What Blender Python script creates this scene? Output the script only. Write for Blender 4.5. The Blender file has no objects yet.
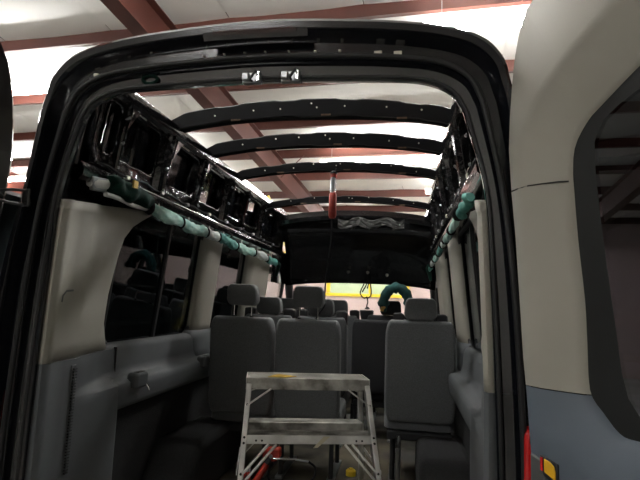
import bpy, math, random
from mathutils import Vector, Matrix
random.seed(7)
scene = bpy.context.scene
COL = scene.collection

# ------------------------------------------------------------------ camera
F_PX = 500.0
YAW, PITCH, ROLL = math.radians(9.6), math.radians(7.1), math.radians(2.1)
CAM = Vector((0.52, 0.0, 1.92))
fw = Vector((-math.sin(YAW) * math.cos(PITCH), math.cos(YAW) * math.cos(PITCH), math.sin(PITCH)))
r0 = Vector((math.cos(YAW), math.sin(YAW), 0)); u0 = r0.cross(fw)
rt = r0 * math.cos(ROLL) + u0 * math.sin(ROLL)
up = -r0 * math.sin(ROLL) + u0 * math.cos(ROLL)
cam_data = bpy.data.cameras.new('camera'); cam = bpy.data.objects.new('camera', cam_data)
COL.objects.link(cam)
cam_data.sensor_width = 36.0; cam_data.lens = 36.0 * F_PX / 640.0
cam_data.clip_start = 0.02; cam_data.clip_end = 200
M4 = Matrix((rt, up, -fw)).transposed().to_4x4(); M4.translation = CAM
cam.matrix_world = M4
scene.camera = cam

# ------------------------------------------------------------------ world, exposure
world = bpy.data.worlds.new('world'); scene.world = world; world.use_nodes = True
world.node_tree.nodes['Background'].inputs[0].default_value = (0.55, 0.65, 0.8, 1)
world.node_tree.nodes['Background'].inputs[1].default_value = 0.3
scene.view_settings.view_transform = 'Standard'
scene.view_settings.look = 'None'
scene.view_settings.gamma = 1.0
scene.view_settings.use_curve_mapping = False
scene.view_settings.exposure = 1.15
TUBE_POWER = 54.0

# ------------------------------------------------------------------ materials
MATS = {}
def mat(name, col, rough=0.5, metal=0.0, coat=0.0, noise=0.0, nscale=20.0, bump=0.0, bscale=60.0,
        col2=None, emit=None, spec=0.5, sheen=0.0, detail=4.0):
    m = bpy.data.materials.new(name); m.use_nodes = True
    nt = m.node_tree; b = nt.nodes['Principled BSDF']
    b.inputs['Base Color'].default_value = (*col, 1)
    b.inputs['Roughness'].default_value = rough
    b.inputs['Metallic'].default_value = metal
    b.inputs['Coat Weight'].default_value = coat
    b.inputs['Coat Roughness'].default_value = 0.06
    b.inputs['Specular IOR Level'].default_value = spec
    b.inputs['Sheen Weight'].default_value = sheen
    tc = nt.nodes.new('ShaderNodeTexCoord')
    if noise or col2:
        n = nt.nodes.new('ShaderNodeTexNoise'); n.inputs['Scale'].default_value = nscale
        n.inputs['Detail'].default_value = detail
        nt.links.new(tc.outputs['Object'], n.inputs['Vector'])
        cr = nt.nodes.new('ShaderNodeValToRGB')
        c2 = col2 if col2 else tuple(max(0, c * (1 - noise)) for c in col)
        cr.color_ramp.elements[0].position = 0.35; cr.color_ramp.elements[1].position = 0.68
        cr.color_ramp.elements[0].color = (*c2, 1); cr.color_ramp.elements[1].color = (*col, 1)
        nt.links.new(n.outputs['Fac'], cr.inputs['Fac'])
        nt.links.new(cr.outputs['Color'], b.inputs['Base Color'])
    if bump:
        n2 = nt.nodes.new('ShaderNodeTexNoise'); n2.inputs['Scale'].default_value = bscale
        nt.links.new(tc.outputs['Object'], n2.inputs['Vector'])
        bp = nt.nodes.new('ShaderNodeBump'); bp.inputs['Strength'].default_value = bump
        bp.inputs['Distance'].default_value = 0.01
        nt.links.new(n2.outputs['Fac'], bp.inputs['Height'])
        nt.links.new(bp.outputs['Normal'], b.inputs['Normal'])
    if emit:
        b.inputs['Emission Color'].default_value = (*emit[:3], 1)
        b.inputs['Emission Strength'].default_value = emit[3]
    MATS[name] = m
    return m

def glass(name, tint, gloss=0.08, rough=0.02):
    m = bpy.data.materials.new(name); m.use_nodes = True
    nt = m.node_tree; nt.nodes.remove(nt.nodes['Principled BSDF'])
    out = nt.nodes['Material Output']
    tr = nt.nodes.new('ShaderNodeBsdfTransparent'); tr.inputs[0].default_value = (*tint, 1)
    gl = nt.nodes.new('ShaderNodeBsdfGlossy'); gl.inputs['Roughness'].default_value = rough
    gl.inputs[0].default_value = (0.9, 0.95, 1, 1)
    fr = nt.nodes.new('ShaderNodeFresnel')
    ge = nt.nodes.new('ShaderNodeNewGeometry'); mm = nt.nodes.new('ShaderNodeMath'); mm.operation = 'MULTIPLY_ADD'
    mm.inputs[1].default_value = 1 / 1.45 - 1.45; mm.inputs[2].default_value = 1.45      # same reflectance seen from either side
    nt.links.new(ge.outputs['Backfacing'], mm.inputs[0]); nt.links.new(mm.outputs[0], fr.inputs[0])
    mx = nt.nodes.new('ShaderNodeMixShader')
    nt.links.new(fr.outputs[0], mx.inputs[0]); nt.links.new(tr.outputs[0], mx.inputs[1])
    nt.links.new(gl.outputs[0], mx.inputs[2]); nt.links.new(mx.outputs[0], out.inputs[0])
    MATS[name] = m
    return m

mat('paint', (0.006, 0.007, 0.010), rough=0.16, coat=0.8, bump=0.05, bscale=9)
mat('paint_inner', (0.007, 0.007, 0.008), rough=0.14, coat=1.0, bump=0.55, bscale=24)
mat('bow_paint', (0.004, 0.0045, 0.006), rough=0.45, coat=0.0, spec=0.15, noise=0.4, nscale=12)
mat('rubber', (0.010, 0.010, 0.011), rough=0.6)
mat('dark_plastic', (0.016, 0.017, 0.019), rough=0.55, bump=0.05, bscale=200)
mat('beige_trim', (0.34, 0.328, 0.28), rough=0.62, bump=0.06, bscale=320, noise=0.07, nscale=3)
mat('grey_trim', (0.096, 0.104, 0.110), rough=0.6, bump=0.06, bscale=320, noise=0.08, nscale=4)
mat('door_grey', (0.105, 0.130, 0.160), rough=0.6, bump=0.06, bscale=320, noise=0.06, nscale=4)
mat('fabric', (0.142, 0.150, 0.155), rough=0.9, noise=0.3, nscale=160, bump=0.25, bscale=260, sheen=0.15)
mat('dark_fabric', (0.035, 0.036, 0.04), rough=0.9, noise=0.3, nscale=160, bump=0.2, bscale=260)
mat('carpet', (0.014, 0.014, 0.015), rough=0.95, noise=0.4, nscale=90, bump=0.4, bscale=180)
mat('van_floor', (0.17, 0.145, 0.10), rough=0.75, col2=(0.035, 0.032, 0.028), nscale=3.2, bump=0.15, bscale=60, detail=7)
mat('aluminium', (0.80, 0.80, 0.78), rough=0.42, metal=0.9, col2=(0.50, 0.50, 0.48), nscale=9, bump=0.05, bscale=60)
mat('worn_aluminium', (0.55, 0.54, 0.50), rough=0.5, metal=0.6, col2=(0.10, 0.095, 0.08), nscale=11, bump=0.1, bscale=60, detail=8)
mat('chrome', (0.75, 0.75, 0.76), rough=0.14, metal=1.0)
mat('steel_grey', (0.34, 0.35, 0.36), rough=0.35, metal=0.8)
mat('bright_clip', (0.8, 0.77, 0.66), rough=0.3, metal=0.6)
mat('teal_fabric', (0.16, 0.42, 0.36), rough=0.8, col2=(0.05, 0.22, 0.19), nscale=14, bump=0.6, bscale=28)
mat('pale_teal', (0.50, 0.68, 0.60), rough=0.75, col2=(0.22, 0.46, 0.40), nscale=12, bump=0.5, bscale=30)
mat('green_sleeve', (0.006, 0.034, 0.024), rough=0.85, spec=0.15, noise=0.5, nscale=20, bump=0.5, bscale=30)
mat('dark_teal', (0.02, 0.10, 0.10), rough=0.8, noise=0.5, nscale=14, bump=0.5, bscale=30)
mat('red_plastic', (0.42, 0.045, 0.03), rough=0.5, noise=0.4, nscale=12)
mat('tool_red', (0.60, 0.045, 0.022), rough=0.45, noise=0.5, nscale=14)
mat('yellow', (0.85, 0.58, 0.03), rough=0.5)
mat('sticker_yellow', (0.75, 0.45, 0.03), rough=0.6, noise=0.5, nscale=40)
mat('amber', (0.80, 0.44, 0.015), rough=0.25, coat=0.4)
mat('red_lens', (0.62, 0.012, 0.012), rough=0.15, coat=0.6)
mat('brake_lens', (0.03, 0.006, 0.006), rough=0.1, coat=0.8)
mat('wood', (0.42, 0.31, 0.17), rough=0.8, noise=0.35, nscale=22)
mat('patch_brown', (0.16, 0.10, 0.06), rough=0.8, noise=0.5, nscale=40)
mat('tape', (0.55, 0.50, 0.36), rough=0.8)
mat('white_part', (0.75, 0.76, 0.74), rough=0.45)
mat('white_wrap', (0.62, 0.68, 0.65), rough=0.7, bump=0.4, bscale=30)
mat('black_wire', (0.006, 0.006, 0.007), rough=0.75, spec=0.2)
mat('teeth_grey', (0.035, 0.038, 0.04), rough=0.7)
mat('foil', (0.045, 0.045, 0.043), rough=0.55, metal=0.2, bump=0.6, bscale=25)
mat('frit', (0.016, 0.017, 0.017), rough=0.55, spec=0.3)
mat('seam', (0.02, 0.02, 0.018), rough=0.8)
mat('red_steel', (0.100, 0.023, 0.013), rough=0.55, noise=0.25, nscale=2.5)
mat('insulation', (0.86, 0.85, 0.80), rough=0.55, noise=0.06, nscale=1.2, bump=0.35, bscale=4.0)
mat('housing', (0.8, 0.8, 0.8), rough=0.4)
mat('tube', (1, 1, 1), emit=(1.0, 0.985, 0.96, TUBE_POWER))
mat('shop_floor', (0.46, 0.45, 0.42), rough=0.45, noise=0.45, nscale=1.3)
mat('pink_wall', (0.62, 0.46, 0.44), rough=0.7, noise=0.08, nscale=1.0)
mat('wall_steel', (0.62, 0.60, 0.56), rough=0.65, noise=0.15, nscale=1.0)
mat('dark_cabinet', (0.02, 0.026, 0.028), rough=0.5)
mat('window_green', (0.52, 0.60, 0.40), rough=0.4, noise=0.2, nscale=1.5)
mat('tan_plastic', (0.45, 0.27, 0.08), rough=0.6)
glass('tinted_glass', (0.12, 0.135, 0.135))
glass('door_glass', (0.05, 0.055, 0.06))
glass('clear_glass', (0.86, 0.9, 0.88))
glass('clear_tube', (0.82, 0.84, 0.86), rough=0.08)

# ------------------------------------------------------------------ mesh builder
class MB:
    def __init__(s): s.v = []; s.f = []
    def add(s, vs, fs):
        o = len(s.v); s.v += [tuple(p) for p in vs]; s.f += [tuple(i + o for i in f) for f in fs]
        return s
    def box(s, x0, x1, y0, y1, z0, z1):
        vs = [(x, y, z) for z in (z0, z1) for y in (y0, y1) for x in (x0, x1)]
        return s.add(vs, [(0, 2, 3, 1), (4, 5, 7, 6), (0, 1, 5, 4), (2, 6, 7, 3), (0, 4, 6, 2), (1, 3, 7, 5)])
    def bar(s, a, b, w, h, side=None):
        """box beam from a to b; w along side vector, h along the third axis"""
        a = Vector(a); b = Vector(b); d = (b - a).normalized()
        sd = Vector(side) if side else (Vector((0, 0, 1)) if abs(d.z) < 0.9 else Vector((1, 0, 0))).cross(d)
        sd = (sd - d * sd.dot(d)).normalized(); t = d.cross(sd)
        vs = []
        for p in (a, b):
            for i, j in ((-1, -1), (1, -1), (1, 1), (-1, 1)):
                vs.append(p + sd * (w / 2 * i) + t * (h / 2 * j))
        return s.add(vs, [(3, 2, 1, 0), (4, 5, 6, 7), (0, 1, 5, 4), (1, 2, 6, 5), (2, 3, 7, 6), (3, 0, 4, 7)])
    def tube(s, pts, r, n=8, closed=False):
        pts = [Vector(p) for p in pts]; N = len(pts)
        rs = r if isinstance(r, (list, tuple)) else [r] * N
        rings = []; nrm = None
        for i, p in enumerate(pts):
            a = pts[i - 1] if (i > 0 or closed) else p
            b = pts[(i + 1) % N] if (i < N - 1 or closed) else p
            d = (b - a).normalized()
            if nrm is None:
                nrm = d.orthogonal().normalized()
            nrm = (nrm - d * nrm.dot(d)).normalized(); bn = d.cross(nrm)
            rings.append([p + (nrm * math.cos(2 * math.pi * k / n) + bn * math.sin(2 * math.pi * k / n)) * rs[i] for k in range(n)])
        s.grid(rings, closed_u=True, closed_v=closed)
        if not closed:
            o = len(s.v) - N * n
            s.f.append(tuple(o + k for k in range(n))[::-1]); s.f.append(tuple(o + (N - 1) * n + k for k in range(n)))
        return s
    def grid(s, rows, closed_u=False, closed_v=False):
        o = len(s.v); nr = len(rows); nc = len(rows[0])
        for r in rows: s.v += [tuple(p) for p in r]
        for i in range(nr if closed_v else nr - 1):
            for j in range(nc if closed_u else nc - 1):
                a = o + i * nc + j; b = o + i * nc + (j + 1) % nc
                c = o + ((i + 1) % nr) * nc + (j + 1) % nc; d = o + ((i + 1) % nr) * nc + j
                s.f.append((a, b, c, d))
        return s
    def prism(s, pts, vec):
        vec = Vector(vec); n = len(pts); pts = [Vector(p) for p in pts]
        vs = pts + [p + vec for p in pts]
        fs = [tuple(range(n))[::-1], tuple(range(n, 2 * n))] + [(i, (i + 1) % n, n + (i + 1) % n, n + i) for i in range(n)]
        return s.add(vs, fs)
    def build(s, name, m, parent=None, smooth=30, bevel=0.0, seg=2, solid=0.0, sub=0, local=False, kind=None, label=None):
        me = bpy.data.meshes.new(name)
        me.from_pydata(s.v, [], s.f); me.update()
        me.materials.append(MATS[m])
        import bmesh
        bm = bmesh.new(); bm.from_mesh(me); bmesh.ops.recalc_face_normals(bm, faces=bm.faces); bm.to_mesh(me); bm.free()
        if smooth:
            me.shade_smooth(); me.set_sharp_from_angle(angle=math.radians(smooth))
        o = bpy.data.objects.new(name, me); COL.objects.link(o)
        if parent is not None:
            o.parent = parent
            if not local and parent.type == 'EMPTY':
                o.location = -parent.location
        if solid:
            md = o.modifiers.new('solidify', 'SOLIDIFY'); md.thickness = solid; md.offset = 0
        if bevel:
            md = o.modifiers.new('bevel', 'BEVEL'); md.width = bevel; md.segments = seg; md.limit_method = 'ANGLE'
            md.angle_limit = math.radians(32); md.harden_normals = False
        if sub:
            md = o.modifiers.new('subdivision', 'SUBSURF'); md.levels = sub; md.render_levels = sub
        if kind: o['kind'] = kind
        if label: o['label'] = label
        return o

def tag(o, label, cat, group=None):
    o['label'] = label; o['category'] = cat
    if group: o['group'] = group
    return o
def empty(name, loc, rz=0.0):
    e = bpy.data.objects.new(name, None); COL.objects.link(e)
    e.location = loc; e.rotation_euler = (0, 0, rz); e.empty_display_size = 0.1
    return e
def copy_thing(root, loc, rz=None):
    r = root.copy(); COL.objects.link(r); r.location = loc
    if rz is not None: r.rotation_euler = (0, 0, rz)
    for ch in list(root.children):
        c = ch.copy(); COL.objects.link(c); c.parent = r
        for g in list(ch.children):
            d = g.copy(); COL.objects.link(d); d.parent = c
    return r
def lerp(a, b, t): return a + (b - a) * t
def interp(tab, z):
    if z <= tab[0][0]: return tab[0][1]
    for (a, x), (b, y) in zip(tab, tab[1:]):
        if z <= b: return lerp(x, y, (z - a) / (b - a))
    return tab[-1][1]
def rrect(a0, a1, b0, b1, r, n=5):
    """rounded rectangle in 2D, counter-clockwise"""
    out = []
    for (ca, cb, st) in ((a1 - r, b1 - r, 0), (a0 + r, b1 - r, 90), (a0 + r, b0 + r, 180), (a1 - r, b0 + r, 270)):
        for k in range(n + 1):
            t = math.radians(st + 90 * k / n); out.append((ca + r * math.cos(t), cb + r * math.sin(t)))
    return out
def smooth_path(pts, n):
    """Catmull-Rom resample of a polyline"""
    pts = [Vector(p) for p in pts]; P = [pts[0] * 2 - pts[1]] + pts + [pts[-1] * 2 - pts[-2]]
    out = []
    m = len(pts) - 1
    for i in range(n):
        t = i / (n - 1) * m; k = min(int(t), m - 1); t -= k
        a, b, c, d = P[k:k + 4]
        out.append(0.5 * ((2 * b) + (c - a) * t + (2 * a - 5 * b + 4 * c - d) * t * t + (3 * b - a - 3 * c + d) * t ** 3))
    return out

# ------------------------------------------------------------------ workshop shell (building frame turned 3.8 deg from the van)
BY = math.radians(3.8)
bV = Vector((math.sin(BY), math.cos(BY), 0)); bU = Vector((math.cos(BY), -math.sin(BY), 0)); bO = Vector((CAM.x, 0, 0))
def B(u, v, z): return bO + bU * u + bV * v + Vector((0, 0, z))
def purlin_z(v): return 5.97 - 0.083 * v
U0, U1, V0, V1 = -15.0, 9.0, -9.0, 17.0
def bbox(mb, u0, u1, v0, v1, z0, z1):
    vs = [B(u, v, z) for z in (z0, z1) for v in (v0, v1) for u in (u0, u1)]
    return mb.add(vs, [(0, 2, 3, 1), (4, 5, 7, 6), (0, 1, 5, 4), (2, 6, 7, 3), (0, 4, 6, 2), (1, 3, 7, 5)])

bbox(MB(), U0, U1, V0, V1, -0.2, 0).build('floor', 'shop_floor', kind='structure', smooth=0)
for nm, a, mt in (('wall_front', (U0, U1, V1, V1 + .15), 'pink_wall'), ('wall_back', (U0, U1, V0 - .15, V0), 'wall_steel'),
                  ('wall_left', (U0 - .15, U0, V0, V1), 'wall_steel'), ('wall_right', (U1, U1 + .15, V0, V1), 'wall_steel')):
    bbox(MB(), *a, 0, 7.2).build(nm, mt, kind='structure', smooth=0)
# roof deck and, below it, the vinyl-faced insulation strips draped over the purlins
m = MB(); m.add([B(U0, V0, purlin_z(V0) + .5), B(U1, V0, purlin_z(V0) + .5), B(U1, V1, purlin_z(V1) + .5), B(U0, V1, purlin_z(V1) + .5)], [(0, 1, 2, 3)])
ceiling = m.build('ceiling', 'insulation', kind='structure', smooth=0, solid=0.06)
PV = [5.87 + 1.53 * k for k in range(-9, 8)]
seams = [U0 + 0.1, -13.75, -11.92, -10.09, -8.26, -6.43, -4.60, -2.77, -0.94, 0.89, 2.72, 4.55, 6.38, U1 - 0.1]
seams = sorted(seams)
for a, b in zip(seams, seams[1:]):
    rows = []
    vv = V0
    n = 104
    for i in range(n + 1):
        v = V0 + (V1 - V0) * i / n
        ph = ((v - PV[0]) / 1.53) % 1.0
        sag = 0.05 * math.sin(math.pi * ph) ** 1.0
        rows.append([B(lerp(a + .004, b - .004, t), v, purlin_z(v) + 0.22 - sag - 0.018 * math.sin(math.pi * t) + random.uniform(-.004, .004)) for t in (0, .03, .25, .5, .75, .97, 1)])
    MB().grid(rows).build('insulation_panel', 'insulation', ceiling, smooth=60)
for v in PV:
    z = purlin_z(v); m = MB()
    bbox(m, U0, U1, v - .004, v + .004, z, z + 0.3)
    bbox(m, U0, U1, v - .065, v + .004, z, z + 0.008)
    m.build('purlin', 'red_steel', ceiling, smooth=0)
# tapered I-beam rafters
for uc in (-11.2, -3.53, 4.1):
    m = MB()
    def rz(v): return purlin_z(v) - 0.40 - 0.012 * max(0, v - 4)
    for (w0, z0f, z1f) in ((0.105, lambda v: rz(v), lambda v: rz(v) + .016), (0.105, lambda v: purlin_z(v) - .018, lambda v: purlin_z(v) - .002), (0.006, lambda v: rz(v) + .016, lambda v: purlin_z(v) - .018)):
        vs = [B(u, v, zf(v)) for zf in (z0f, z1f) for v in (V0 + .01, V1 - .01) for u in (uc - w0, uc + w0)]
        m.add(vs, [(0, 2, 3, 1), (4, 5, 7, 6), (0, 1, 5, 4), (2, 6, 7, 3), (0, 4, 6, 2), (1, 3, 7, 5)])
    m.build('rafter', 'red_steel', ceiling, smooth=0)
    for v in PV[3::3]:
        MB().bar(B(uc + .1, v - .05, rz(v) + .03), B(uc + .62, v - .05, purlin_z(v) + .05), .05, .006, bV).build('flange_brace', 'red_steel', ceiling, smooth=0)
# window with a yellow frame high on the far wall
m = MB(); bbox(m, -3.7, -1.0, V1 - .02, V1 - .004, 2.25, 3.6)
win = m.build('window_1', 'window_green', kind='structure', smooth=0)
for (u0_, u1_, z0_, z1_) in ((-3.78, -.92, 2.16, 2.26), (-3.78, -.92, 3.58, 3.7), (-3.74, -3.62, 2.27, 3.58), (-1.05, -.92, 2.27, 3.58), (-2.28, -2.21, 2.27, 3.58)):
    bbox(MB(), u0_, u1_, V1 - .06, V1 - .02, z0_, z1_).build('window_frame', 'yellow', win, smooth=0)

# ------------------------------------------------------------------ fluorescent strip lights
def strip_light(u, v, label, along_u=True, length=2.44, drop=0.32, group='bare fluorescent strip lights under the workshop roof'):
    z = purlin_z(v) - drop
    e = empty('ceiling_light', B(u, v, z + .05), -BY + (0 if along_u else math.pi / 2))
    h = length / 2
    MB().prism([(-h, -.045, .07), (-h, .045, .07), (-h, .03, .03), (-h, -.03, .03)], (2 * h, 0, 0)).build('housing', 'housing', e, local=True, smooth=0)
    for s in (-1, 1):
        MB().tube([(-h + .03, s * .075, -.012), (h - .03, s * .075, -.012)], .024, 8).build('tube', 'tube', e, local=True)
        for q in (-1, 1):
            MB().box(q * (h - .02) - .012, q * (h - .02) + .012, s * .075 - .03, s * .075 + .03, -.038, .035).build('lamp_holder', 'white_part', e, local=True, smooth=0)
    for q in (-1, 1):
        MB().tube([(q * h * .8, 0, .06), (q * h * .8, 0, drop + .12)], .004, 5).build('hanger', 'steel_grey', e, local=True)
    return tag(e, label, 'light', group)
strip_light(-1.24, 10.1, 'long glowing strip light seen between the second and third roof bows')
strip_light(1.00, 5.75, 'glowing strip light above the right end of the rear door header')
strip_light(-6.75, 6.45, 'bright strip light in the gap between left rear door and door frame')
strip_light(-10.6, 10.6, 'distant strip light low in the gap left of the door frame')
strip_light(0.9, 12.2, 'far strip light just left of the right roof rail')
for (u_, v_, l_) in ((-7.0, 3.2, 'added unseen strip light over the shop floor left of the rear doors'), (-2.0, 3.2, 'added unseen strip light straight above the rear end of the van'),
                     (-5.6, -1.6, 'added unseen strip light behind and left of the open van'), (-3.0, -5.5, 'added unseen rearmost strip light near the back workshop wall'),
                     (-6.6, 10.4, 'added unseen strip light above the dark storage rack left of the van'), (5.5, 9, 'added unseen strip light over the shop floor right of the cab'),
                     (-3.0, 15.4, 'added unseen strip light before the yellow-framed window on the far wall'), (2.2, 15.4, 'added unseen strip light at the far wall, right of the yellow-framed window')):
    strip_light(u_, v_, l_)  # unseen lamps added to brighten door trim, seats, ceiling and far wall

# ------------------------------------------------------------------ the van
D = 1.675            # rear opening plane
FZ = 0.75            # van floor height
van = empty('van', (0, 3.9, 0))
tag(van, 'black passenger van with its roof skin cut away, seen through the open rear doors', 'van')
VAN = van
OUT = [(0.40, 1.02), (1.30, 1.02), (1.70, 1.005), (2.036, .974), (2.31, .925), (2.59, .888), (2.66, .876), (2.76, .842)]   # outer half width by height
def gx(z):           # outer glass / skin plane of the sides
    return interp([(0.4, .985), (1.65, .965), (2.35, .895), (2.60, .865), (2.88, .815)], z)

# --- rear door frame: a stepped profile swept round the opening
outer = [(-1.02, .40), (-1.02, 1.3), (-1.005, 1.70), (-.974, 2.036), (-.922, 2.31), (-.888, 2.59), (-.870, 2.68), (-.845, 2.77), (-.762, 2.852), (-.555, 2.910), (-.25, 2.942), (0, 2.953)]
inner = [(-.818, .45), (-.816, 1.3), (-.808, 1.70), (-.796, 2.036), (-.780, 2.31), (-.722, 2.54), (-.700, 2.60), (-.655, 2.655), (-.56, 2.690), (-.42, 2.70), (-.2, 2.708), (0, 2.712)]
outer += [(-x, z) for x, z in outer[-2::-1]]; inner += [(-x, z) for x, z in inner[-2::-1]]
op = smooth_path([(x, 0, z) for x, z in outer], 133); ip = smooth_path([(x, 0, z) for x, z in inner], 133)
prof = [(0.0, .30), (0.0, .05), (.02, .005), (.06, -.02), (.12, -.03), (.22, -.028), (.26, -.012), (.30, .018), (.34, .030), (.50, .032), (.535, .022),
        (.56, .005), (.60, -.010), (.66, -.010), (.70, .004), (.72, .026), (.86, .030), (.90, .022), (.93, .008), (.97, .004), (1.0, .012), (.99, .03), (.86, .05), (.70, .10)]
rows = [[Vector((lerp(o.x, i.x, t), D + dy, lerp(o.z, i.z, t))) for t, dy in prof] for o, i in zip(op, ip)]
MB().grid(rows).build('rear_door_frame', 'paint', van, smooth=25)
# rubber seal bead on the frame
mid = [Vector((lerp(o.x, i.x, .63), D - .012, lerp(o.z, i.z, .63))) for o, i in zip(op, ip)]
MB().tube(mid, .010, 8).build('door_seal', 'rubber', van, smooth=60)
mid = [Vector((lerp(o.x, i.x, .94), D + .004, lerp(o.z, i.z, .94))) for o, i in zip(op, ip)]
MB().tube(mid, .007, 8).build('door_seal', 'rubber', van, smooth=60)
# high brake light housing on the header
hp = []
for k in range(21):
    x = lerp(-.22, .17, k / 20); z = 2.915 + .018 * (1 - (x / .5) ** 2)
    hp.append(x)
rows = []
for x in hp:
    e_ = max(0.0, 1 - abs((x + .025) / .195) ** 6); z = 2.884 + .014 * (1 - (x / .6) ** 2)
    rows.append([(x, D + .06, z - .006), (x, D + .01, z - .002), (x, D - .035, z - .004), (x, D - .045, z - .012), (x, D - .03, z - .035)])
bl = MB().grid(rows).build('brake_light_housing', 'paint', van, smooth=40)
MB().grid([[(x, D - .046, 2.877 + .014 * (1 - (x / .6) ** 2)), (x, D - .049, 2.870 + .014 * (1 - (x / .6) ** 2)), (x, D - .044, 2.860 + .014 * (1 - (x / .6) ** 2))] for x in hp[2:-2]]).build('lens', 'brake_lens', bl, smooth=40)
# two grey strikers on the header, one for each door
for x in (-.037, .108):
    z = 2.722
    s = MB().box(x - .034, x + .036, D - .012, D + .012, z - .020, z + .020).build('door_striker', 'steel_grey', van, bevel=.003)
    MB().box(x - .030, x - .004, D - .032, D - .012, z - .016, z + .012).build('catch_block', 'steel_grey', s, bevel=.004)
    MB().tube([(x + .004, D - .012, z - .014), (x + .004, D - .034, z - .014), (x + .022, D - .034, z + .014), (x + .022, D - .012, z + .014)], .005, 6).build('catch_loop', 'dark_plastic', s)
    MB().box(x + .020, x + .034, D - .022, D - .012, z - .018, z + .020).build('catch_tab', 'chrome', s, bevel=.003)
# bright clips and bolts along the header channel
for x, z, w, mt in ((-.695, 2.755, .016, 'bright_clip'), (-.682, 2.775, .012, 'bright_clip'), (-.62, 2.772, .018, 'bright_clip'), (-.56, 2.786, .007, 'bright_clip'), (-.47, 2.802, .006, 'bright_clip'),
                    (-.24, 2.832, .004, 'bright_clip'), (-.16, 2.836, .004, 'bright_clip'), (-.08, 2.838, .004, 'bright_clip'), (0, 2.838, .004, 'bright_clip'), (.09, 2.836, .004, 'bright_clip'), (.19, 2.830, .006, 'bright_clip'), (.28, 2.829, .006, 'bright_clip'),
                    (.42, 2.812, .016, 'bright_clip'), (.49, 2.808, .016, 'bright_clip')):
    MB().box(x - w, x + w * .8, D + .02, D + .036, z - w * .55, z + w * .5).build('clip', mt, van, bevel=.002)

# oval grommet in the header's left corner
MB().tube([(-.452 + .030 * math.cos(a), D + .020, 2.745 + .016 * math.sin(a)) for a in [2 * math.pi * q / 16 for q in range(16)]], .006, 6, closed=True).build('grommet', 'green_sleeve', van)
# --- floor, rear sill
MB().box(-.98, .98, D + .02, 6.5, FZ - .05, FZ).build('van_floor', 'van_floor', van, smooth=0)
MB().box(-.99, .99, D - .10, D + .04, .48, FZ + .006).build('rear_step_sill', 'dark_plastic', van, bevel=.015)
MB().box(-1.0, 1.0, D + .04, 7.3, .38, FZ - .05).build('underbody', 'dark_plastic', van, smooth=0)

WIN = [(2.28, 3.30, 1.665, 2.385), (3.62, 4.33, 1.665, 2.385), (5.02, 5.80, 1.60, 2.22)]
Y_FRONT = 6.25
BOWS = [2.57, 3.06, 3.60, 4.50]

def ring(mb, P, cell, hole, r, depth=0.0, n=5):
    """flat plate 'cell' with a rounded hole, P maps (y, z, inset) to a point; optional return flange"""
    y0, y1, z0, z1 = cell
    h = rrect(*hole, r, n); cy = (hole[0] + hole[1]) / 2; cz = (hole[2] + hole[3]) / 2
    out = []
    for (a, b) in h:
        da, db = a - cy, b - cz
        sc = min(((y1 - cy) if da > 0 else (y0 - cy)) / da if abs(da) > 1e-6 else 1e9, ((z1 - cz) if db > 0 else (z0 - cz)) / db if abs(db) > 1e-6 else 1e9)
        out.append((cy + da * sc, cz + db * sc))
    # snap nearest samples to the cell corners so that neighbouring cells meet
    for c in ((y0, z0), (y0, z1), (y1, z0), (y1, z1)):
        k = min(range(len(out)), key=lambda i: (out[i][0] - c[0]) ** 2 + (out[i][1] - c[1]) ** 2); out[k] = c
    rows = [[P(a, b, 0) for a, b in out], [P(a, b, 0) for a, b in h]]
    if depth:
        lip = [(cy + (a - cy) * 1.0, cz + (b - cz) * 1.0) for a, b in h]
        rows.append([P(a, b, .010) for a, b in lip])
        sh = [(cy + (a - cy) * .97, cz + (b - cz) * .96) for a, b in h]
        rows.append([P(a, b, .006) for a, b in sh]); rows.append([P(a, b, -depth) for a, b in sh])
    mb.grid(rows, closed_u=True)

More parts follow.
